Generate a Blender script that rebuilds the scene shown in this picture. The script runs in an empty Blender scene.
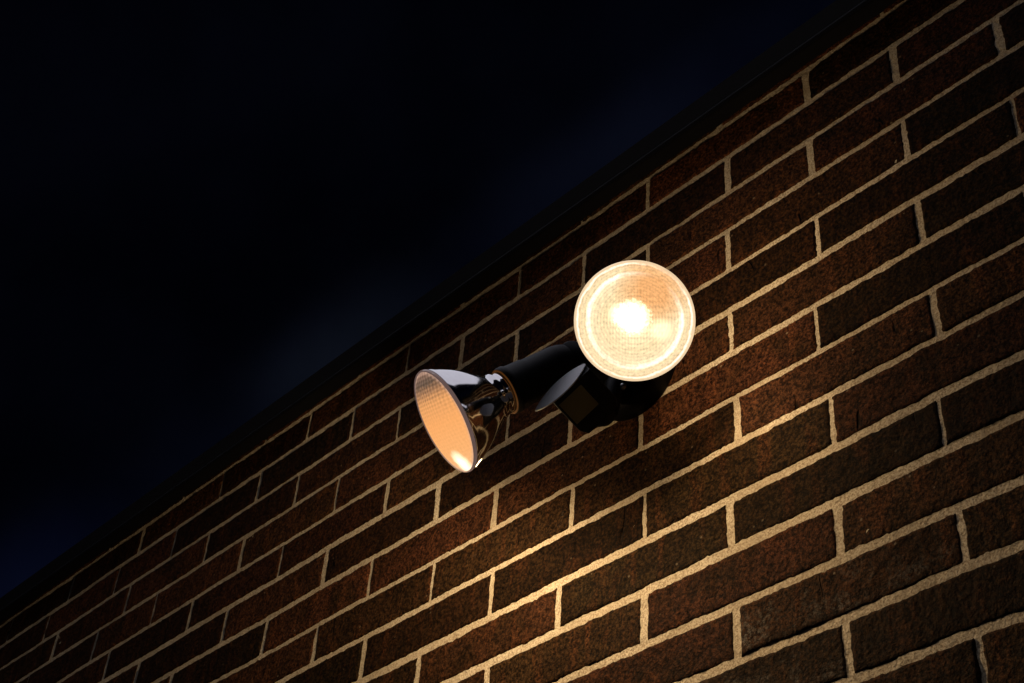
import bpy, bmesh, math, random
from mathutils import Vector, Matrix, noise

random.seed(7)
C = bpy.context.scene.collection

# ------------------------------------------------------------------ camera frame
S = 1.2
FW = Vector((-0.58920137, 0.48575176, 0.64566786)).normalized()
RT = Vector((0.6771533, 0.73282053, 0.06661443)).normalized()
UP = RT.cross(FW).normalized()
CAM = Vector((0.65483967 * S, -0.79433276 * S, -1.1672862 * S + 3.0))
FPX = 1479.84
cam_d = bpy.data.cameras.new("camera")
cam_d.sensor_width = 36.0
cam_d.lens = FPX / 1024 * 36
cam_d.clip_start = 0.05
cam_d.clip_end = 3000
cam = bpy.data.objects.new("camera", cam_d)
C.objects.link(cam)
cam.matrix_world = Matrix(((RT.x, UP.x, -FW.x, CAM.x), (RT.y, UP.y, -FW.y, CAM.y), (RT.z, UP.z, -FW.z, CAM.z), (0, 0, 0, 1)))
bpy.context.scene.camera = cam

# brick module
BL = 0.2032 * S
BH = 0.0509 * S
Z0 = 3.0


# ------------------------------------------------------------------ helpers
def obj(name, me, mat, parent=None, smooth=True):
    o = bpy.data.objects.new(name, me)
    C.objects.link(o)
    if mat is not None:
        me.materials.append(mat)
    if parent:
        o.parent = parent
        o.matrix_parent_inverse = parent.matrix_world.inverted()
    if smooth:
        for p in me.polygons:
            p.use_smooth = True
    return o


def from_py(name, verts, faces):
    me = bpy.data.meshes.new(name)
    me.from_pydata(verts, [], faces)
    me.update()
    return me


def empty(name, loc):
    o = bpy.data.objects.new(name, None)
    o.empty_display_size = 0.05
    C.objects.link(o)
    o.location = loc
    o.matrix_world = Matrix.Translation(loc)
    return o


def frame(z, xhint):
    z = z.normalized()
    x = (xhint - z * xhint.dot(z)).normalized()
    y = z.cross(x)
    return Matrix(((x.x, y.x, z.x), (x.y, y.y, z.y), (x.z, y.z, z.z)))


def place(origin, z, xhint):
    return Matrix.Translation(origin) @ frame(z, xhint).to_4x4()


def lathe(prof, n=96, closed=False):
    """profile (r, z) list revolved about local Z"""
    verts, faces, rings = [], [], []
    for r, z in prof:
        if r < 1e-6:
            rings.append([len(verts)])
            verts.append((0, 0, z))
        else:
            s = len(verts)
            for k in range(n):
                a = 2 * math.pi * k / n
                verts.append((r * math.cos(a), r * math.sin(a), z))
            rings.append(list(range(s, s + n)))
    pairs = list(zip(rings[:-1], rings[1:]))
    if closed:
        pairs.append((rings[-1], rings[0]))
    for A, B in pairs:
        if len(A) == 1 and len(B) == 1:
            continue
        for k in range(n):
            k2 = (k + 1) % n
            if len(A) == 1:
                faces.append((A[0], B[k], B[k2]))
            elif len(B) == 1:
                faces.append((A[k], A[k2], B[0]))
            else:
                faces.append((A[k], A[k2], B[k2], B[k]))
    return verts, faces


def xf(verts, M):
    return [tuple(M @ Vector(v)) for v in verts]


def recalc(me):
    bm = bmesh.new()
    bm.from_mesh(me)
    bmesh.ops.recalc_face_normals(bm, faces=bm.faces)
    bm.to_mesh(me)
    bm.free()


def lathe_obj(name, prof, M, mat, parent, n=96, closed=False, local=False):
    v, f = lathe(prof, n, closed)
    if not local:
        v = xf(v, M)
    me = from_py(name, v, f)
    recalc(me)
    o = bpy.data.objects.new(name, me)
    C.objects.link(o)
    me.materials.append(mat)
    for p in me.polygons:
        p.use_smooth = True
    if local:
        o.matrix_world = M
    if parent:
        o.parent = parent
        o.matrix_parent_inverse = parent.matrix_world.inverted()
    sharp(o)
    return o


def sharp(o, ang=40):
    me = o.data
    bm = bmesh.new()
    bm.from_mesh(me)
    for e in bm.edges:
        if len(e.link_faces) == 2 and e.calc_face_angle(0) > math.radians(ang):
            e.smooth = False
    bm.to_mesh(me)
    bm.free()


# ------------------------------------------------------------------ materials
class NT:
    def __init__(self, name):
        self.m = bpy.data.materials.new(name)
        self.m.use_nodes = True
        self.t = self.m.node_tree
        self.b = self.t.nodes["Principled BSDF"]
        self.out = self.t.nodes["Material Output"]

    def n(self, typ, **kw):
        nd = self.t.nodes.new(typ)
        for k, v in kw.items():
            setattr(nd, k, v)
        return nd

    def l(self, a, b):
        self.t.links.new(a, b)

    def val(self, nd, i, v):
        if hasattr(v, "is_linked") or hasattr(v, "links"):
            self.l(v, nd.inputs[i])
        else:
            nd.inputs[i].default_value = v

    def math(self, op, a, b=0.0, c=None, clamp=False):
        nd = self.n("ShaderNodeMath", operation=op, use_clamp=clamp)
        self.val(nd, 0, a)
        self.val(nd, 1, b)
        if c is not None:
            self.val(nd, 2, c)
        return nd.outputs[0]

    def vmath(self, op, a, b=(0, 0, 0)):
        nd = self.n("ShaderNodeVectorMath", operation=op)
        self.val(nd, 0, a)
        self.val(nd, 1, b)
        return nd.outputs[0] if op not in ("LENGTH", "DOT_PRODUCT", "DISTANCE") else nd.outputs["Value"]

    def noise(self, vec, scale, detail=3, rough=0.55, dist=0.0, out="Fac"):
        nd = self.n("ShaderNodeTexNoise")
        self.l(vec, nd.inputs["Vector"])
        nd.inputs["Scale"].default_value = scale
        nd.inputs["Detail"].default_value = detail
        nd.inputs["Roughness"].default_value = rough
        nd.inputs["Distortion"].default_value = dist
        return nd.outputs[out]

    def ramp(self, fac, stops, interp="LINEAR"):
        nd = self.n("ShaderNodeValToRGB")
        nd.color_ramp.interpolation = interp
        el = nd.color_ramp.elements
        while len(el) < len(stops):
            el.new(0.5)
        for e, (p, c) in zip(el, stops):
            e.position = p
            e.color = (c, c, c, 1) if isinstance(c, (int, float)) else (*c, 1)
        self.l(fac, nd.inputs[0])
        return nd.outputs[0]

    def mix(self, fac, a, b, mode="MIX"):
        nd = self.n("ShaderNodeMix", data_type="RGBA", blend_type=mode)
        self.val(nd, 0, fac)
        for i, v in ((6, a), (7, b)):
            if isinstance(v, tuple):
                nd.inputs[i].default_value = (*v, 1)
            else:
                self.l(v, nd.inputs[i])
        return nd.outputs[2]

    def obj_co(self):
        return self.n("ShaderNodeTexCoord").outputs["Object"]

    def sep(self, v):
        nd = self.n("ShaderNodeSeparateXYZ")
        self.l(v, nd.inputs[0])
        return nd.outputs

    def comb(self, x, y, z):
        nd = self.n("ShaderNodeCombineXYZ")
        self.val(nd, 0, x)
        self.val(nd, 1, y)
        self.val(nd, 2, z)
        return nd.outputs[0]

    def bump(self, h, strength, dist, normal=None):
        nd = self.n("ShaderNodeBump")
        nd.inputs["Strength"].default_value = strength
        nd.inputs["Distance"].default_value = dist
        self.l(h, nd.inputs["Height"])
        if normal is not None:
            self.l(normal, nd.inputs["Normal"])
        return nd.outputs[0]


def brick_material():
    t = NT("brick_clay")
    co = t.obj_co()
    at = t.n("ShaderNodeAttribute", attribute_name="tint")
    at.attribute_type = "GEOMETRY"
    rnd = t.sep(at.outputs["Color"])           # r: hue, g: darkness, b: blotch seed
    base = t.ramp(rnd[0], [(0.0, (0.044, 0.030, 0.014)), (0.22, (0.060, 0.030, 0.014)), (0.42, (0.074, 0.035, 0.017)),
                           (0.7, (0.084, 0.037, 0.020)), (1.0, (0.098, 0.038, 0.021))])
    off = t.comb(t.math("MULTIPLY", rnd[2], 37.0), 0.0, t.math("MULTIPLY", rnd[0], 19.0))
    cb = t.vmath("ADD", co, off)
    blot = t.noise(cb, 14, 4, 0.6, 0.4)
    c1 = t.mix(t.ramp(blot, [(0.35, 0.0), (0.68, 1.0)]), base, (0.034, 0.019, 0.009))
    # burnt dark runs across a face, vertical like drag marks
    sc = t.n("ShaderNodeMapping")
    sc.inputs["Scale"].default_value = (1, 1, 0.22)
    t.l(cb, sc.inputs["Vector"])
    drag = t.noise(sc.outputs[0], 55, 4, 0.6, 0.3)
    c2 = t.mix(t.ramp(drag, [(0.5, 0.0), (0.72, 0.6)]), c1, (0.13, 0.050, 0.022))
    grain = t.noise(co, 300, 4, 0.8)
    c3 = t.mix(1.0, c2, t.ramp(grain, [(0.38, (0.12, 0.12, 0.12)), (0.5, (0.85, 0.80, 0.75)), (0.62, (2.5, 2.2, 1.8))]), "MULTIPLY")
    # pale salt bloom and mortar smears on a few bricks
    bloom = t.math("ADD", t.noise(cb, 20, 5, 0.7, 0.6), t.math("MULTIPLY", t.math("GREATER_THAN", rnd[2], 0.95), 0.17))
    fine = t.noise(co, 260, 3, 0.8)
    bl = t.math("MULTIPLY", t.ramp(bloom, [(0.66, 0.0), (0.8, 0.6)]), t.ramp(fine, [(0.46, 0.0), (0.62, 1.0)]))
    bl = t.math("MULTIPLY", bl, t.ramp(rnd[2], [(0.55, 0.0), (0.8, 1.0)]))
    c4 = t.mix(bl, c3, (0.34, 0.30, 0.25))
    spk = t.n("ShaderNodeTexVoronoi", feature="F1")
    spk.inputs["Scale"].default_value = 90
    t.l(co, spk.inputs["Vector"])
    sp = t.math("MULTIPLY", t.math("LESS_THAN", spk.outputs["Distance"], 0.13),
                t.math("GREATER_THAN", t.sep(spk.outputs["Color"])[0], 0.93))
    c5 = t.mix(t.math("MULTIPLY", sp, 0.6), c4, (0.36, 0.28, 0.2))
    # overall per-brick darkness
    dk = t.math("ADD", 0.24, t.math("MULTIPLY", rnd[1], 0.38))
    c6 = t.mix(1.0, c5, t.comb(dk, dk, dk), "MULTIPLY")
    t.l(c6, t.b.inputs["Base Color"])
    t.b.inputs["Roughness"].default_value = 0.85
    t.b.inputs["Specular IOR Level"].default_value = 0.04
    # grain, drag marks and open tears
    h = t.math("MULTIPLY", grain, 0.55)
    h = t.math("ADD", h, t.math("MULTIPLY", t.noise(co, 190, 4, 0.65), 1.0))
    h = t.math("ADD", h, t.math("MULTIPLY", drag, 1.1))
    tear_co = t.n("ShaderNodeMapping")
    tear_co.inputs["Rotation"].default_value = (0, math.radians(24), 0)
    tear_co.inputs["Scale"].default_value = (1.0, 1, 0.16)
    t.l(cb, tear_co.inputs["Vector"])
    tear = t.noise(tear_co.outputs[0], 46, 3, 0.6, 0.8)
    tm = t.ramp(tear, [(0.27, 1.0), (0.32, 0.0)])
    h = t.math("SUBTRACT", h, t.math("MULTIPLY", tm, 3.0))
    gash_co = t.n("ShaderNodeMapping")
    gash_co.inputs["Rotation"].default_value = (0, math.radians(-32), 0)
    gash_co.inputs["Scale"].default_value = (1.0, 1, 0.3)
    t.l(t.vmath("ADD", cb, (5.0, 0.0, 3.0)), gash_co.inputs["Vector"])
    gash = t.noise(gash_co.outputs[0], 24, 5, 0.65, 1.2)
    gm = t.ramp(gash, [(0.275, 1.0), (0.31, 0.0)])
    h = t.math("SUBTRACT", h, t.math("MULTIPLY", gm, 4.0))
    # broad pitting and lifted skin
    h = t.math("ADD", h, t.math("MULTIPLY", t.noise(cb, 75, 4, 0.7, 0.5), 1.2))
    c7 = t.mix(t.math("MULTIPLY", t.math("MAXIMUM", tm, gm), 0.8), c6, (0.004, 0.003, 0.002))
    t.l(c7, t.b.inputs["Base Color"])
    t.l(t.bump(h, 1.0, 0.0019), t.b.inputs["Normal"])
    return t.m


def mortar_material():
    t = NT("sandy_mortar")
    co = t.obj_co()
    a = t.noise(co, 9, 4, 0.6)
    g = t.noise(co, 430, 3, 0.75)
    c = t.mix(t.ramp(a, [(0.3, 0.0), (0.7, 1.0)]), (0.47, 0.41, 0.30), (0.64, 0.565, 0.43))
    c = t.mix(t.ramp(g, [(0.38, 0.9), (0.56, 0.0)]), c, (0.20, 0.15, 0.095))
    st = t.noise(co, 3.2, 5, 0.65, 0.6)
    c = t.mix(t.ramp(st, [(0.36, 0.5), (0.56, 0.0)]), c, (0.27, 0.215, 0.14))
    d = t.noise(co, 60, 4, 0.7)
    c = t.mix(t.ramp(d, [(0.32, 0.6), (0.46, 0.0)]), c, (0.22, 0.17, 0.11))
    t.l(c, t.b.inputs["Base Color"])
    t.b.inputs["Roughness"].default_value = 0.95
    t.b.inputs["Specular IOR Level"].default_value = 0.15
    h = t.math("ADD", g, t.math("MULTIPLY", t.noise(co, 120, 4, 0.7), 2.0))
    t.l(t.bump(h, 1.0, 0.0011), t.b.inputs["Normal"])
    return t.m


def plain(name, col, rough=0.6, metal=0.0, spec=0.5, grain=0.0, gscale=300, var=0.15):
    t = NT(name)
    co = t.obj_co()
    a = t.noise(co, gscale * 0.2, 4, 0.6)
    lo = tuple(x * (1 - var) for x in col)
    hi = tuple(min(1, x * (1 + var)) for x in col)
    t.l(t.mix(a, lo, hi), t.b.inputs["Base Color"])
    t.b.inputs["Roughness"].default_value = rough
    t.b.inputs["Metallic"].default_value = metal
    t.b.inputs["Specular IOR Level"].default_value = spec
    if grain > 0:
        t.l(t.bump(t.noise(co, gscale, 3, 0.7), grain, 0.0004), t.b.inputs["Normal"])
    return t.m


def shell_material():
    t = NT("silvered_glass")
    co = t.obj_co()
    a = t.noise(co, 60, 3, 0.6)
    t.l(t.mix(a, (0.62, 0.60, 0.60), (0.80, 0.79, 0.80)), t.b.inputs["Base Color"])
    t.b.inputs["Metallic"].default_value = 1.0
    t.l(t.ramp(a, [(0.3, 0.05), (0.7, 0.12)]), t.b.inputs["Roughness"])
    t.b.inputs["Coat Weight"].default_value = 0.6
    t.b.inputs["Coat Roughness"].default_value = 0.03
    t.l(t.bump(t.noise(co, 26, 2, 0.5), 0.12, 0.004), t.b.inputs["Normal"])
    return t.m


R = 0.0605


def lens_material(name, front):
    """the moulded face of a lit flood lamp: the filament glow seen through a stippled lens.
    local x,y lie in the face, local z looks out of the lamp"""
    t = NT(name)
    co = t.obj_co()
    s = t.sep(co)
    x = t.math("DIVIDE", s[0], R)
    y = t.math("DIVIDE", s[1], R)
    p = t.comb(x, y, 0.0)
    r = t.vmath("LENGTH", p)
    wob = t.noise(p, 3.0, 3, 0.6)
    fine = t.noise(p, 16.0, 3, 0.7)
    # moulded diamond stipple
    k = 62.0 if front else 46.0
    d1 = t.math("SINE", t.math("MULTIPLY", t.math("ADD", x, t.math("MULTIPLY", y, 0.58)), k))
    d2 = t.math("SINE", t.math("MULTIPLY", t.math("SUBTRACT", x, t.math("MULTIPLY", y, 0.58)), k))
    dia = t.math("MULTIPLY", d1, d2)
    ringw = t.math("SINE", t.math("MULTIPLY", r, 120.0))

    def blob(cx, cy, rad, pw=2.0):
        dd = t.vmath("DISTANCE", p, (cx, cy, 0.0))
        dd = t.math("DIVIDE", t.math("ADD", dd, t.math("MULTIPLY", t.math("SUBTRACT", wob, 0.5), 0.35 * rad)), rad)
        return t.math("POWER", t.math("MAXIMUM", t.math("SUBTRACT", 1.0, dd), 0.0), pw)

    rw = t.math("ADD", r, t.math("MULTIPLY", t.math("SUBTRACT", wob, 0.5), 0.10))
    if front:
        col = t.ramp(rw, [(0.0, (1.25, 1.05, 0.72)), (0.20, (1.10, 0.83, 0.47)), (0.34, (1.02, 0.80, 0.46)),
                          (0.50, (1.0, 0.77, 0.43)), (0.66, (1.02, 0.80, 0.48)), (0.72, (1.15, 0.92, 0.56)),
                          (0.78, (1.55, 1.40, 1.10)), (0.815, (1.2, 1.0, 0.68)), (0.835, (0.98, 0.74, 0.40)), (0.88, (1.02, 0.80, 0.48)), (0.925, (0.94, 0.66, 0.36)),
                          (0.95, (1.45, 1.28, 0.98)), (0.985, (1.0, 0.66, 0.38))])
        # orange quadrant up and to the right
        q = blob(0.30, 0.48, 0.62, 0.6)
        col = t.mix(t.math("MULTIPLY", q, 1.3, clamp=True), col, (0.93, 0.46, 0.18))
        # brighter wash to the lower left
        q2 = blob(-0.35, -0.55, 0.75, 1.0)
        col = t.mix(t.math("MULTIPLY", q2, 0.7, clamp=True), col, (1.05, 0.80, 0.47))
        tex = t.math("ADD", 1.0, t.math("MULTIPLY", dia, t.ramp(r, [(0.30, 0.22), (0.62, 0.05)])))
        tex = t.math("ADD", tex, t.math("MULTIPLY", ringw, 0.07))
        tex = t.math("ADD", tex, t.math("MULTIPLY", t.math("SUBTRACT", fine, 0.5), 1.15))
        col = t.mix(1.0, col, t.comb(tex, tex, tex), "MULTIPLY")
        def patch(cx, cy, rad, soft, amp):
            dd = t.vmath("DISTANCE", p, (cx, cy, 0.0))
            dd = t.math("ADD", dd, t.math("MULTIPLY", t.math("SUBTRACT", fine, 0.5), rad * 1.1))
            return t.math("MULTIPLY", t.math("DIVIDE", t.math("SUBTRACT", rad, dd), soft, clamp=True), amp)
        hot = patch(-0.03, 0.05, 0.32, 0.12, 1.4)
        hot = t.math("ADD", hot, patch(-0.26, 0.10, 0.20, 0.10, 0.7))
        hot = t.math("ADD", hot, patch(0.44, -0.16, 0.22, 0.12, 0.45))
        hot = t.math("ADD", hot, patch(0.0, -0.08, 0.46, 0.30, 0.14))
        hc = (1.0, 0.86, 0.58)
    else:
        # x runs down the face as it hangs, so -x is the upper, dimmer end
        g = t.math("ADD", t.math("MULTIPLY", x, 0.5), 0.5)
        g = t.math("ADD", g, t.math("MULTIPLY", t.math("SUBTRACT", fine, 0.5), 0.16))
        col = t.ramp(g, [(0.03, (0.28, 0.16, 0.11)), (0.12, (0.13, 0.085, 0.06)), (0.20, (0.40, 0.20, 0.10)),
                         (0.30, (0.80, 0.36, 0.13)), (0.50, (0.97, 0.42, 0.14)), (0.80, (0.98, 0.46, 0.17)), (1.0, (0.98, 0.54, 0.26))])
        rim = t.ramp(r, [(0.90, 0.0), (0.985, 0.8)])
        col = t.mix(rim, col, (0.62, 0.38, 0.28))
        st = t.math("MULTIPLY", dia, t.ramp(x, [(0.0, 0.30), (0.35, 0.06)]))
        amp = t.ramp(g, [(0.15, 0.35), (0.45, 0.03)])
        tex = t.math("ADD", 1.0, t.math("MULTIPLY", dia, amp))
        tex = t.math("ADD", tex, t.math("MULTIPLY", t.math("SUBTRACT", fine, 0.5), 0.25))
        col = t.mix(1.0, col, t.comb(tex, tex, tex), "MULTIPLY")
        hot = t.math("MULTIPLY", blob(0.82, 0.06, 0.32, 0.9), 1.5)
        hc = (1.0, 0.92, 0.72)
    hcol = t.mix(1.0, t.comb(hot, hot, hot), hc, "MULTIPLY")
    fin = t.mix(1.0, col, hcol, "ADD")
    t.l(fin, t.b.inputs["Emission Color"])
    t.b.inputs["Emission Strength"].default_value = 1.0
    t.b.inputs["Base Color"].default_value = (0.0, 0.0, 0.0, 1)
    t.b.inputs["Specular IOR Level"].default_value = 0.0
    t.b.inputs["Roughness"].default_value = 0.4
    t.l(t.bump(dia, 0.35, 0.0006), t.b.inputs["Normal"])
    return t.m


M_brick = brick_material()
M_mortar = mortar_material()
M_coping = plain("dark_fascia_metal", (0.003, 0.003, 0.004), 0.8, 0.0, 0.05, 0.3)
M_black = plain("black_enamel", (0.0025, 0.0025, 0.003), 0.5, 0.0, 0.12, 0.5, 900)
M_screw = plain("zinc_screw", (0.45, 0.45, 0.44), 0.35, 1.0)
M_grey = plain("grey_housing_plastic", (0.12, 0.12, 0.14), 0.36, 0.0, 1.0, 0.15, 700, 0.08)
M_grey.node_tree.nodes["Principled BSDF"].inputs["Coat Weight"].default_value = 1.0
M_grey.node_tree.nodes["Principled BSDF"].inputs["Coat Roughness"].default_value = 0.5
M_grey.node_tree.nodes["Principled BSDF"].inputs["Coat IOR"].default_value = 2.4
M_window = plain("olive_sensor_lens", (0.11, 0.095, 0.042), 0.6, 0.0, 0.2, 0.3, 400)
M_shell = shell_material()
M_brass = plain("brass_cap", (0.70, 0.40, 0.15), 0.3, 1.0)
M_ground = plain("dark_asphalt", (0.045, 0.045, 0.047), 0.9, 0.0, 0.3, 1.0, 120, 0.3)
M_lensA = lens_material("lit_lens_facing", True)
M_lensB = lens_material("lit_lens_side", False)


def rim_material(name, col, st):
    t = NT(name)
    co = t.obj_co()
    a = t.noise(co, 70, 3, 0.6)
    lo = tuple(c * 0.7 for c in col)
    t.l(t.mix(a, lo, col), t.b.inputs["Emission Color"])
    t.b.inputs["Emission Strength"].default_value = st
    t.b.inputs["Base Color"].default_value = (0.03, 0.025, 0.022, 1)
    t.b.inputs["Specular IOR Level"].default_value = 0.3
    t.b.inputs["Roughness"].default_value = 0.1
    return t.m


M_rimA = rim_material("lit_glass_rim", (1.0, 0.72, 0.44), 1.05)
M_rimB = rim_material("pink_glass_rim", (0.62, 0.40, 0.36), 0.22)
M_gap = rim_material("amber_glow_gap", (1.0, 0.36, 0.08), 0.07)

# ------------------------------------------------------------------ wall
BED = [0.04, -0.011, -0.012, -0.030, -0.002, -0.02, 0.004, 0.01, -0.01, 0.03, 0.016, 0.03, 0.0, -0.02]


def bed_v(i):
    return i + (BED[i] if 0 <= i < len(BED) else 0.03 * math.sin(i * 12.9898))


# head joints measured on the real wall, by course: nominal position -> measured
JN = {0: {-4.5: -4.46, -3.5: -3.47, -2.5: -2.478, -1.5: -1.49, -.5: -.509, .5: .53},
      1: {-7: -6.76, -6: -5.73, -5: -4.97, -4: -3.95, -3: -2.965, -2: -1.96, -1: -.973, 0: .026, 1: 1.01},
      2: {-5.5: -5.475, -4.5: -4.48, -3.5: -3.475, -2.5: -2.48, -1.5: -1.475, .5: .519, 1.5: 1.51},
      3: {-6: -5.80, -5: -5.02, -4: -3.995, -3: -3.01, 0: .01, 1: 1.008},
      4: {-5.5: -5.52, -4.5: -4.49, -3.5: -3.50, -2.5: -2.493, .5: .514, 1.5: 1.50},
      5: {-5: -5.03, -4: -4.01, -3: -3.0, -2: -2.015, 0: .008, 1: 1.014},
      6: {-4.5: -4.54, -3.5: -3.515, -2.5: -2.535, -1.5: -1.538, -.5: -.542, .5: .47},
      7: {-3: -2.967, -2: -1.98, -1: -.975, 0: .026, 1: 1.02},
      8: {-2.5: -2.492, -1.5: -1.505, -.5: -.507, .5: .503},
      9: {-2: -2.012, -1: -1.031, 0: -.031, 1: .976},
      10: {-1.5: -1.485, -.5: -.506, .5: .486},
      11: {0: -.016, 1: .99},
      12: {.5: .481},
      13: {1: .989}}
TINT = {(11, 2): (0.35, 0.45, 1.0), (12, 1): (0.1, 0.3, 0.97), (12, -1): (0.3, 0.4, 0.98), (5, 2): (0.6, 0.5, 0.3), (6, 1): (0.95, 0.9, 0.4),
        (4, 3): (0.1, 0.1, 0.2), (5, 4): (0.05, 0.1, 0.3), (8, 1): (0.05, 0.45, 0.3), (9, 0): (0.02, 0.35, 0.2), (7, 1): (0.1, 0.4, 0.2)}
U0, U1 = -26, 16
V1 = 48


def hsh(*a):
    s = math.sin(sum(x * k for x, k in zip(a, (12.9898, 78.233, 37.719)))) * 43758.5453
    return s - math.floor(s)


def wob(x, z):
    """slow wander of the courses"""
    return 0.0011 * noise.noise(Vector((x * 6.0, z * 1.3, 3.1))) + 0.0007 * noise.noise(Vector((x * 19.0, z * 9.0, 7.7)))


verts, faces, tints, mats = [], [], [], []


def ramp_axis(n, half, near):
    """param coordinates across a brick from -half to half with tight rings at the edges"""
    if near:
        e = [0.0, 0.0008, 0.002, 0.0038, 0.0065]
    else:
        e = [0.0, 0.002]
    inner = half - e[-1]
    mid = [-inner + 2 * inner * k / n for k in range(n + 1)]
    return [-half + q for q in e[:-1]] + mid + [half - q for q in reversed(e[:-1])], len(e)


def add_brick(x0, x1, zt, zb, near, key):
    cx, cz = (x0 + x1) / 2, (zt + zb) / 2
    hx, hz = (x1 - x0) / 2, (zt - zb) / 2
    xs, _ = ramp_axis(max(2, int((x1 - x0) / 0.0038)) if near else 3, hx, near)
    zs, _ = ramp_axis(10 if near else 1, hz, near)
    proud = 0.0018 + 0.0003 * (hsh(key[0], key[1], 5) - 0.5) * 2
    tilt = (hsh(key[0], key[1], 9) - 0.5) * 0.0016 / hx
    rot = (hsh(key[0], key[1], 11) - 0.5) * 0.010
    base = len(verts)
    nx, nz = len(xs), len(zs)
    seed = Vector((key[0] * 3.7, key[1] * 5.3, 0))
    for j, z in enumerate(zs):
        for i, x in enumerate(xs):
            dx, dz = hx - abs(x), hz - abs(z)
            rc = 0.0035
            # rounded outline corners
            px, pz = x, z
            if dx < rc and dz < rc:
                ax, az = rc - dx, rc - dz
                L = math.hypot(ax, az)
                if L > rc:
                    px -= math.copysign(ax * (1 - rc / L), x)
                    pz -= math.copysign(az * (1 - rc / L), z)
            d = min(dx, dz)
            if near:
                # ragged outline
                k = max(0.0, 1 - d / 0.009)
                w = Vector(((cx + x) * 1.0, 0, (cz + z) * 1.0))
                nn = noise.noise_vector(w * 75 + seed)
                n2 = noise.noise_vector(w * 240 + seed)
                px += k * (nn.x * 0.0011 + n2.x * 0.0015)
                pz += k * (nn.z * 0.0012 + n2.z * 0.0016)
                dep = proud
                e = 0.0042
                if d < e:
                    q = 1 - d / e
                    dep -= (proud + 0.0012) * q ** 2.4
                dep += 0.0007 * noise.noise(w * 60 + seed) + 0.0006 * noise.noise(w * 170 + seed)
            else:
                dep = proud if d > 0.001 else -0.002
            dep += tilt * x
            px2 = px - rot * pz
            pz2 = pz + rot * px * 0.25
            X, Z = cx + px2, cz + pz2
            verts.append((X, -dep, Z + wob(X, cz + hz * (1 if z > 0 else -1))))
    for j in range(nz - 1):
        for i in range(nx - 1):
            a = base + j * nx + i
            faces.append((a, a + 1, a + nx + 1, a + nx))
            mats.append(0)
    # skirt down into the mortar
    ring = [base + i for i in range(nx)] + [base + j * nx + nx - 1 for j in range(1, nz)] + \
           [base + (nz - 1) * nx + i for i in range(nx - 2, -1, -1)] + [base + j * nx for j in range(nz - 2, 0, -1)]
    sb = len(verts)
    for v in ring:
        x, y, z = verts[v]
        verts.append((x, 0.012, z))
    m = len(ring)
    for k in range(m):
        a, b = ring[k], ring[(k + 1) % m]
        faces.append((b, a, sb + k, sb + (k + 1) % m))
        mats.append(0)
    h = hsh(key[0], key[1], 1) ** 0.8
    g = hsh(key[0], key[1], 2)
    b = hsh(key[0], key[1], 3) * 0.93
    if g < 0.2:
        h *= 0.3
    if key in TINT:
        h, g, b = TINT[key]
    tints.extend([(h, g, b, 1)] * (len(verts) - base))


for c in range(-1, V1):
    off = 0.5 if c % 2 == 0 else 0.0
    js = []
    u = U0 + off
    while u <= U1:
        if c in JN and u in JN[c]:
            js.append(JN[c][u])
        elif c in JN and c in (1, 3) and u < -5:
            js.append(u + (0.27 if c == 1 else 0.2))
        else:
            js.append(u + (hsh(c, u, 4) - 0.5) * 0.04)
        u += 1
    zt_v, zb_v = bed_v(c), bed_v(c + 1)
    for k in range(len(js) - 1):
        x0, x1 = js[k] * BL, js[k + 1] * BL
        hj0 = 0.0023 + 0.0014 * (hsh(c, k, 6) - .5) * 2
        hj1 = 0.0023 + 0.0014 * (hsh(c, k + 1, 6) - .5) * 2
        bt = 0.0023 + 0.0008 * min(max(c, 0) / 8, 1) + 0.0010 * (hsh(c, 3, 8) - .5) * 2
        bb = 0.0023 + 0.0008 * min(max(c, 0) / 8, 1) + 0.0010 * (hsh(c + 1, 3, 8) - .5) * 2
        near = (-9.5 < js[k] < 2.6) and (c <= 17) and (c < 8 or js[k] > -6)
        zt = Z0 - zt_v * BH - bt
        if c == -1:
            zt = Z0 + BH * 0.6
        add_brick(x0 + hj0, x1 - hj1, zt, Z0 - zb_v * BH + bb, near, (c, round(js[k + 1] * 2)))

# mortar bed, slightly uneven, in the same mesh
mb = len(verts)
XA, XB = U0 * BL, U1 * BL
ZA, ZB = 0.0, Z0 + BH
xs = []
x = XA
while x < XB:
    xs.append(x)
    x += 0.006 if -9 * BL < x < 2.6 * BL else 0.4
xs.append(XB)
zs = []
z = ZB
while z > ZA:
    zs.append(z)
    z -= 0.005 if z > Z0 - 17 * BH else 0.3
zs.append(ZA)
for z in zs:
    for x in xs:
        v = Vector((x, 0, z))
        verts.append((x, -0.0004 - 0.0003 * noise.noise(v * 14) - 0.0004 * noise.noise(v * 70), z))
nx = len(xs)
for j in range(len(zs) - 1):
    for i in range(nx - 1):
        a = mb + j * nx + i
        faces.append((a, a + nx, a + nx + 1, a + 1))
        mats.append(1)
# back of the wall
k = len(verts)
verts += [(XA, 0.013, ZA), (XB, 0.013, ZA), (XB, 0.013, ZB), (XA, 0.013, ZB), (XA, 0.24, ZA), (XB, 0.24, ZA), (XB, 0.24, ZB), (XA, 0.24, ZB)]
for f in ((4, 7, 6, 5), (0, 4, 5, 1), (3, 2, 6, 7), (0, 3, 7, 4), (1, 5, 6, 2)):
    faces.append(tuple(k + q for q in f))
    mats.append(1)
tints += [(0.5, 0.5, 0.5, 1)] * (len(verts) - len(tints))

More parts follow.
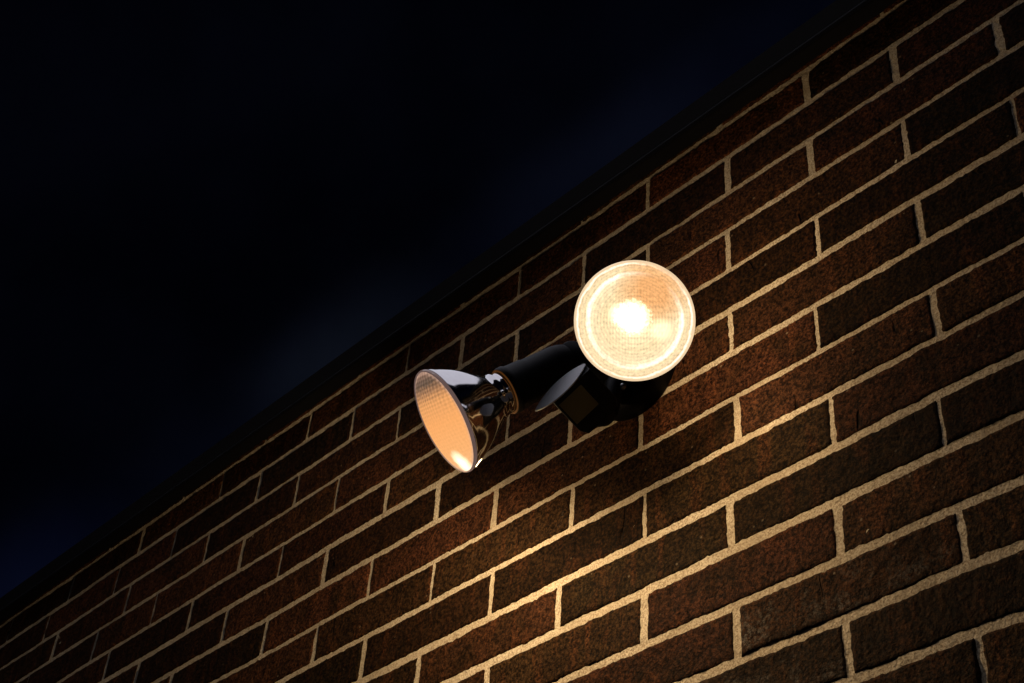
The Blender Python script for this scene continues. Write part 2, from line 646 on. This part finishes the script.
wall = empty("brick_wall", Vector((0, 0, 0)))
wall["label"] = "dark brown brick wall with sandy tan mortar joints and black roof edge"
wall["category"] = "wall"
me = from_py("brickwork", verts, faces)
me.materials.append(M_brick)
me.materials.append(M_mortar)
me.polygons.foreach_set("material_index", mats)
ca = me.color_attributes.new("tint", "FLOAT_COLOR", "POINT")
ca.data.foreach_set("color", [q for tcol in tints for q in tcol])
bw = obj("brickwork", me, None, wall)

# black metal roof edge with a drip lip
OV = 0.026
prof = [(0.30, Z0 + 0.10), (0.30, Z0 + 0.006), (0.006, Z0 + 0.006), (-OV + 0.004, Z0 + 0.006), (-OV + 0.003, Z0 + 0.001), (-OV - 0.001, Z0 - 0.001),
        (-OV - 0.002, Z0 + 0.004), (-OV, Z0 + 0.010), (-OV, Z0 + 0.044), (-OV + 0.003, Z0 + 0.047), (0.30, Z0 + 0.055)]
# the lip hangs just over the top course
v = [(XA - 0.02, y, z) for y, z in prof[1:]] + [(XB + 0.02, y, z) for y, z in prof[1:]]
n_ = len(prof) - 1
f = [(i, i + 1, n_ + i + 1, n_ + i) for i in range(n_ - 1)] + [(n_ - 1, 0, n_, 2 * n_ - 1)]
f += [tuple(range(n_ - 1, -1, -1)), tuple(range(n_, 2 * n_))]
me = from_py("roof_edge", v, f)
recalc(me)
obj("roof_edge", me, M_coping, wall, smooth=False)

# ------------------------------------------------------------------ ground
me = from_py("ground", [(-1500, -1500, 0), (1500, -1500, 0), (1500, 1500, 0), (-1500, 1500, 0)], [(0, 1, 2, 3)])
g = obj("ground", me, M_ground)
g["kind"] = "structure"


# ------------------------------------------------------------------ the twin flood light
def at(px, py, d):
    return CAM + (FW + RT * ((px - 512) / FPX) + UP * ((341.5 - py) / FPX)) * d


def img(a, b):
    return RT * a + UP * b


C1 = at(634.5, 320.5, 1.49)                       # middle of the lens that faces out and down to the right
V1c = (CAM - C1).normalized()
A1 = (V1c + img(0.0, 0.05)).normalized()
C2 = at(443.8, 421.8, 1.605)                        # middle of the other lens
V2c = (CAM - C2).normalized()
A2 = (V2c * 0.41 + img(-0.90, -0.44).normalized() * 0.925).normalized()

fix = empty("flood_light", Vector((-0.135, 0, 2.69)))
fix["label"] = "black twin-headed outdoor flood light with two glowing reflector bulbs on the brick wall"
fix["category"] = "flood light"

SHELL = [(0.0598, -0.0028), (0.0606, -0.0036), (0.0600, -0.0060), (0.0586, -0.009), (0.0571, -0.0125), (0.0548, -0.018), (0.0511, -0.026), (0.0462, -0.035),
         (0.0401, -0.044), (0.0346, -0.052), (0.0300, -0.058), (0.0272, -0.0625), (0.0262, -0.066), (0.0266, -0.0685), (0.0252, -0.071), (0.0240, -0.074),
         (0.0243, -0.0765), (0.0228, -0.079), (0.0222, -0.084), (0.0224, -0.087), (0.0205, -0.090), (0.0190, -0.094), (0.0190, -0.100), (0.0, -0.100)]
dome = [(0.0, 0.0065)] + [(0.0585 * math.sin(a), 0.0065 - 0.0075 * (1 - math.cos(a)) / (1 - math.cos(1.2)) * 1.0) for a in [0.0]]


def dome_prof():
    pts = [(0.0, 0.0100)]
    for k in range(1, 25):
        r = 0.0588 * k / 24
        q = r / 0.0588
        z = 0.0100 * (1 - q ** 2.3)
        # moulded steps
        if q > 0.80:
            z -= 0.0006
        if q > 0.90:
            z += 0.0006
        pts.append((r, z - 0.0004))
    return pts


def flood(center, axis, xh, lensm, rimm, gap_to, which):
    M = place(center, axis, xh)
    bulb = lathe_obj("bulb", SHELL, M, M_shell, fix, 128, local=True)
    bulb["label"] = which
    lathe_obj("lens", dome_prof(), M, lensm, bulb, 128, local=True)
    lathe_obj("glass_rim", [(0.0586, -0.0004), (0.0594, 0.0008), (0.0605, 0.0002), (0.0611, -0.0014), (0.0606, -0.0030), (0.0590, -0.0030)],
              M, rimm, bulb, 128, local=True)
    # socket: a tube over the bulb neck
    s0, s1 = gap_to
    sock = [(0.0215, s0 - 0.012), (0.0235, s0), (0.0268, s0 + 0.0005), (0.0278, s0 - 0.002), (0.0278, s0 - 0.007), (0.0262, s0 - 0.009), (0.0256, s0 - 0.030), (0.0246, s0 - 0.032), (0.0240, s1 + 0.016),
            (0.0226, s1 + 0.007), (0.0205, s1 + 0.001), (0.0150, s1), (0.0, s1)]
    so = lathe_obj("socket", sock, M, M_black, fix, 96, local=True)
    lathe_obj("gasket_glow", [(0.0238, s0 + 0.001), (0.0252, s0 + 0.0022), (0.0266, s0 + 0.0010), (0.0252, s0 - 0.001)], M, M_gap, so, 96, closed=True, local=True)  # amber glow put into this ring for light escaping at the neck
    return M


# local x of each lens: "right" in its own face
M1 = flood(C1, A1, RT, M_lensA, M_rimA, (-0.078, -0.165), "round bulb glowing nearly white, facing outward")
Xd = img(0.44, -0.90)
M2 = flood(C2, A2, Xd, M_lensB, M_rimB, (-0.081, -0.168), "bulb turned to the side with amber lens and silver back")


def tube(name, pts, rad, mat, parent, n=24):
    verts, faces = [], []
    for i, p in enumerate(pts):
        a = pts[max(0, i - 1)]
        b = pts[min(len(pts) - 1, i + 1)]
        t = (b - a).normalized()
        h = Vector((0, 0, 1)) if abs(t.z) < 0.9 else Vector((1, 0, 0))
        F = frame(t, h)
        rr = rad[i] if isinstance(rad, (list, tuple)) else rad
        for k in range(n):
            q = 2 * math.pi * k / n
            verts.append(tuple(p + F @ Vector((rr * math.cos(q), rr * math.sin(q), 0))))
    for i in range(len(pts) - 1):
        for k in range(n):
            faces.append((i * n + k, i * n + (k + 1) % n, (i + 1) * n + (k + 1) % n, (i + 1) * n + k))
    faces.append(tuple(range(n - 1, -1, -1)))
    faces.append(tuple((len(pts) - 1) * n + k for k in range(n)))
    me = from_py(name, verts, faces)
    recalc(me)
    o = obj(name, me, mat, parent)
    sharp(o)
    return o


def bez(a, b, c_, d, n=12):
    out = []
    for i in range(n + 1):
        t = i / n
        out.append(a * (1 - t) ** 3 + b * 3 * t * (1 - t) ** 2 + c_ * 3 * t * t * (1 - t) + d * t ** 3)
    return out


# round wall canopy
KC = Vector((-0.134, 0, 2.678))
Mc = place(KC, Vector((0, -1, 0)), Vector((1, 0, 0)))
can = lathe_obj("canopy", [(0.059, 0.001), (0.061, 0.004), (0.061, 0.024), (0.058, 0.030), (0.050, 0.0365), (0.034, 0.040), (0.0, 0.041)], Mc, M_black, fix, 96, local=True)
for ax_, az_ in ((0.040, -0.020), (-0.040, 0.020), (0.012, -0.047)):
    q0 = KC + Vector((ax_, -0.0385, az_))
    v_, f_ = lathe([(0.0, 0.0055), (0.0028, 0.0050), (0.0042, 0.0030), (0.0044, 0.0), (0.0, -0.001)], 20)
    me_ = from_py("screw", xf(v_, place(q0, Vector((0, -1, 0)), Vector((1, 0, 0)))), f_)
    recalc(me_)
    obj("screw", me_, M_screw, can)
E1 = C1 - A1 * 0.164
E2 = C2 - A2 * 0.166
for E, A, root in ((E1, A1, KC + Vector((0.020, -0.030, 0.010))), (E2, A2, KC + Vector((-0.022, -0.030, -0.004)))):
    arm = tube("arm", bez(E + A * 0.004, E - A * 0.016, root + Vector((0, -0.02, 0)), root), 0.0115, M_black, fix)
    # knuckle with its clamp screw
    kc = E - A * 0.006
    side = A.cross(Vector((0, 0, 1))).normalized()
    tube("knuckle", [kc - side * 0.017, kc - side * 0.0155, kc + side * 0.0155, kc + side * 0.017], [0.0125, 0.0145, 0.0145, 0.0125], M_black, arm)
    tube("screw", [kc + side * 0.0165, kc + side * 0.0215, kc + side * 0.0225], [0.0052, 0.0052, 0.004], M_screw, arm, 12)

# motion sensor head under the canopy
D = 1.60
FC = at(560.5, 387.5, D)
maj = img(0.73, 0.685).normalized()
VF = (CAM - FC).normalized()
minr = img(-0.685, 0.73).normalized()
NF = (minr * 0.95 + VF * 0.27).normalized()
Mf = place(FC, NF, maj)
Hh, Ww = 0.0375, 0.0225          # half length, half width of the leaf shaped face


def leaf(n=40, k=1.0):
    pts = []
    # vesica outline, two shallow arcs meeting at softened points
    for s in (1, -1):
        for i in range(n):
            t = -1 + 2 * i / n if s == 1 else 1 - 2 * i / n
            pts.append((Hh * k * t, s * Ww * k * (1 - t * t) ** 0.8))
    return pts


def stack(name, layers, M, mat, parent):
    verts, faces = [], []
    n = len(layers[0][0])
    for pts, z in layers:
        for x, y in pts:
            verts.append(tuple(M @ Vector((x, y, z))))
    for l in range(len(layers) - 1):
        for i in range(n):
            j = (i + 1) % n
            faces.append((l * n + i, l * n + j, (l + 1) * n + j, (l + 1) * n + i))
    faces.append(tuple(range(n)))
    faces.append(tuple((len(layers) - 1) * n + i for i in range(n)))
    me = from_py(name, verts, faces)
    recalc(me)
    o = obj(name, me, mat, parent)
    sharp(o, 30)
    return o


def shift(pts):
    return [(x * 0.76 + 0.22 * Hh, y * 0.95) for x, y in pts]


def box_ring(k):
    """rounded rectangle outline of the sensor housing"""
    pts = []
    x0, x1, y0, y1, rr = -0.46 * Hh, 0.98 * Hh, -0.0172, 0.0160, 0.0022
    cx, cy = (x0 + x1) / 2, (y0 + y1) / 2
    for (qx, qy, a0) in ((x1 - rr, y1 - rr, 0), (x0 + rr, y1 - rr, 90), (x0 + rr, y0 + rr, 180), (x1 - rr, y0 + rr, 270)):
        for m in range(7):
            a = math.radians(a0 + 15 * m)
            pts.append((cx + (qx + rr * math.cos(a) - cx) * k, cy + (qy + rr * math.sin(a) - cy) * k))
    return pts


body_layers = [(box_ring(0.99), -0.0018), (box_ring(1.0), -0.004), (box_ring(1.0), -0.044), (box_ring(0.97), -0.0475), (box_ring(0.80), -0.056)]
sens = stack("motion_sensor", body_layers, Mf, M_black, fix)
cap = stack("visor", [(leaf(k=0.99), 0.0006), (leaf(k=1.0), 0.0002), (leaf(k=1.0), -0.0004), (leaf(k=0.985), -0.0009)], Mf, M_grey, sens)
# olive window wrapped on the underside of the sensor body
wl = []
v, f = [], []
NXW, NZW = 14, 8
for j in range(NZW + 1):
    for i in range(NXW + 1):
        z = -0.0075 - 0.030 * j / NZW
        x = Hh * (-0.38 + 0.86 * i / NXW)
        y = -0.0176 - 0.0014 * math.sin(math.pi * i / NXW) ** 0.4 * math.sin(math.pi * j / NZW) ** 0.4
        v.append(tuple(Mf @ Vector((x, y, z))))
for j in range(NZW):
    for i in range(NXW):
        a = j * (NXW + 1) + i
        f.append((a, a + 1, a + NXW + 2, a + NXW + 1))
me = from_py("sensor_window", v, f)
obj("sensor_window", me, M_window, sens)
# short swivel stem from the sensor into the canopy
tube("stem", bez(Mf @ Vector((0.008, 0.0, -0.050)), Mf @ Vector((0.012, 0, -0.075)), KC + Vector((0.0, -0.05, -0.03)), KC + Vector((0.0, -0.028, -0.022))), 0.012, M_black, sens)


# ------------------------------------------------------------------ light
def lamp(name, loc, energy, col, radius, kind="Quadratic", smooth=0.0, aim=None, cone=180):
    d = bpy.data.lights.new(name, "SPOT" if aim else "POINT")
    if aim:
        d.spot_size = math.radians(cone)
        d.spot_blend = 1.0
    d.energy = energy
    d.color = col
    d.shadow_soft_size = radius
    d.use_nodes = True
    nt = d.node_tree
    em = nt.nodes["Emission"]
    fo = nt.nodes.new("ShaderNodeLightFalloff")
    fo.inputs["Strength"].default_value = 1.0
    fo.inputs["Smooth"].default_value = smooth
    nt.links.new(fo.outputs[kind], em.inputs["Strength"])
    o = bpy.data.objects.new(name, d)
    C.objects.link(o)
    o.matrix_world = place(loc, loc - aim, Vector((1, 0, 0))) if aim else Matrix.Translation(loc)
    o.parent = fix
    o.matrix_parent_inverse = fix.matrix_world.inverted()
    return o


WARM = (1.0, 0.69, 0.38)
WARM2 = (1.0, 0.70, 0.39)
def wall_at(px, py):
    d = FW + RT * ((px - 512) / FPX) + UP * ((341.5 - py) / FPX)
    return CAM + d * (-CAM.y / d.y)


lamp("facing_bulb_light", C1 + A1 * 0.028 + RT * 0.024 - UP * 0.012, 5.0, WARM, 0.008, "Quadratic", 0.06, aim=wall_at(735, 480), cone=112)
lamp("side_bulb_light", C2 + A2 * 0.014 + Xd * 0.044, 21.0, WARM2, 0.008, "Linear")
# point lamps added beside each bulb's back to fill the wall around the fixture
lamp("leak_fill_light", C1 - A1 * 0.045 + img(0.6, 0.8).normalized() * 0.048, 2.7, WARM, 0.006, "Quadratic", 0.03)
lamp("leak_fill_light", C2 - A2 * 0.026 + img(0.30, -0.93).normalized() * 0.060, 1.15, WARM, 0.006, "Quadratic", 0.03)

sun_dir = Vector((-0.15, -0.42, 0.90)).normalized()      # towards the faint moonlight
sd = bpy.data.lights.new("moon", "SUN")
sd.energy = 0.035
sd.angle = math.radians(8)
sd.color = (0.85, 0.92, 1.0)
so = bpy.data.objects.new("moon", sd)
C.objects.link(so)
so.matrix_world = place(Vector((0, 0, 6)), sun_dir, Vector((1, 0, 0)))

w = bpy.data.worlds.new("World")
bpy.context.scene.world = w
w.use_nodes = True
nt = w.node_tree
bg = nt.nodes["Background"]


def wn(t, **k):
    nd = nt.nodes.new(t)
    for a, b in k.items():
        setattr(nd, a, b)
    return nd


tc = wn("ShaderNodeTexCoord")
mp = wn("ShaderNodeMapping")
mp.inputs["Location"].default_value = (1.3, 0.4, 2.2)
nt.links.new(tc.outputs["Generated"], mp.inputs["Vector"])
no = wn("ShaderNodeTexNoise")
no.inputs["Scale"].default_value = 5.0
no.inputs["Detail"].default_value = 5
no.inputs["Roughness"].default_value = 0.5
nt.links.new(mp.outputs[0], no.inputs["Vector"])
# a long bank of cloud that thins along the roof edge: plane through the roof line
edge_a = (FW + RT * ((839 - 512) / FPX) + UP * (341.5 / FPX)).normalized()
edge_b = (FW + RT * ((11 - 512) / FPX) + UP * ((341.5 - 596) / FPX)).normalized()
pn = edge_b.cross(edge_a).normalized()      # points to one side of the roof edge
dt = wn("ShaderNodeVectorMath", operation="DOT_PRODUCT")
nrm = wn("ShaderNodeVectorMath", operation="NORMALIZE")
nt.links.new(tc.outputs["Generated"], nrm.inputs[0])
nt.links.new(nrm.outputs[0], dt.inputs[0])
dt.inputs[1].default_value = pn
ab = wn("ShaderNodeMath", operation="ABSOLUTE")
nt.links.new(dt.outputs["Value"], ab.inputs[0])
r1 = wn("ShaderNodeValToRGB")
r1.color_ramp.elements[0].position = 0.0
r1.color_ramp.elements[0].color = (1, 1, 1, 1)
r1.color_ramp.elements[1].position = 0.045
r1.color_ramp.elements[1].color = (0.55, 0.55, 0.55, 1)
nt.links.new(ab.outputs[0], r1.inputs[0])
r2 = wn("ShaderNodeValToRGB")
r2.color_ramp.elements[0].position = 0.40
r2.color_ramp.elements[0].color = (0.0004, 0.0006, 0.0019, 1)
r2.color_ramp.elements[1].position = 0.66
r2.color_ramp.elements[1].color = (0.0013, 0.0018, 0.0048, 1)
nt.links.new(no.outputs["Fac"], r2.inputs[0])
mx = wn("ShaderNodeMix", data_type="RGBA", blend_type="MULTIPLY")
mx.inputs[0].default_value = 1.0
nt.links.new(r2.outputs[0], mx.inputs[6])
nt.links.new(r1.outputs[0], mx.inputs[7])
# bright lavender cap added overhead, out of view, for shell and visor to reflect
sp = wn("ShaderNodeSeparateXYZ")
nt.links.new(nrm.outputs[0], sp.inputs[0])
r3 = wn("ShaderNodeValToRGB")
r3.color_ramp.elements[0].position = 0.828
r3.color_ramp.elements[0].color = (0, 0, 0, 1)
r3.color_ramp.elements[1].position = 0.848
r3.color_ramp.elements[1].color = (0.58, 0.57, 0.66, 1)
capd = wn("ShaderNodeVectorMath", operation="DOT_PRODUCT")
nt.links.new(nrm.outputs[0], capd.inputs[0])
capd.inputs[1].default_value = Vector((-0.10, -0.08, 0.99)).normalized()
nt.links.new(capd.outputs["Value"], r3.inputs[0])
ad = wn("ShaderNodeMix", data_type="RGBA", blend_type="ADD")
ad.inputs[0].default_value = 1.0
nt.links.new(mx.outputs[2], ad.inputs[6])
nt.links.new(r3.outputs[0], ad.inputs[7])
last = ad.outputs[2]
r4 = wn("ShaderNodeMapRange", interpolation_type="SMOOTHERSTEP")
r4.inputs["From Min"].default_value = 0.062
r4.inputs["From Max"].default_value = 0.0
nt.links.new(ab.outputs[0], r4.inputs["Value"])
band = wn("ShaderNodeMath", operation="MULTIPLY")
nt.links.new(r4.outputs[0], band.inputs[0])
nt.links.new(no.outputs["Fac"], band.inputs[1])
for (px_, py_, wd, colr) in ((345, 352, 0.12, (0.0080, 0.0105, 0.0165)), (25, 585, 0.12, (0.0010, 0.0020, 0.0110)), (800, 10, 0.16, (0.0005, 0.0008, 0.0030)), (590, 170, 0.14, (0.0030, 0.0040, 0.0085))):
    dv = (FW + RT * ((px_ - 512) / FPX) + UP * ((341.5 - py_) / FPX)).normalized()
    dn = wn("ShaderNodeVectorMath", operation="DISTANCE")
    nt.links.new(nrm.outputs[0], dn.inputs[0])
    dn.inputs[1].default_value = dv
    rr = wn("ShaderNodeMapRange", interpolation_type="SMOOTHERSTEP")
    rr.inputs["From Min"].default_value = wd
    rr.inputs["From Max"].default_value = 0.0
    nt.links.new(dn.outputs["Value"], rr.inputs["Value"])
    ml = wn("ShaderNodeMath", operation="MULTIPLY")
    nt.links.new(rr.outputs[0], ml.inputs[0])
    nt.links.new(band.outputs[0], ml.inputs[1])
    am = wn("ShaderNodeMix", data_type="RGBA", blend_type="ADD")
    nt.links.new(ml.outputs[0], am.inputs[0])
    nt.links.new(last, am.inputs[6])
    am.inputs[7].default_value = (*[c_ * 0.6 for c_ in colr], 1)
    last = am.outputs[2]
nt.links.new(last, bg.inputs["Color"])
bg.inputs["Strength"].default_value = 1.0

sc = bpy.context.scene
sc.view_settings.view_transform = "Standard"
sc.view_settings.look = "None"
sc.view_settings.exposure = 0
sc.view_settings.gamma = 1
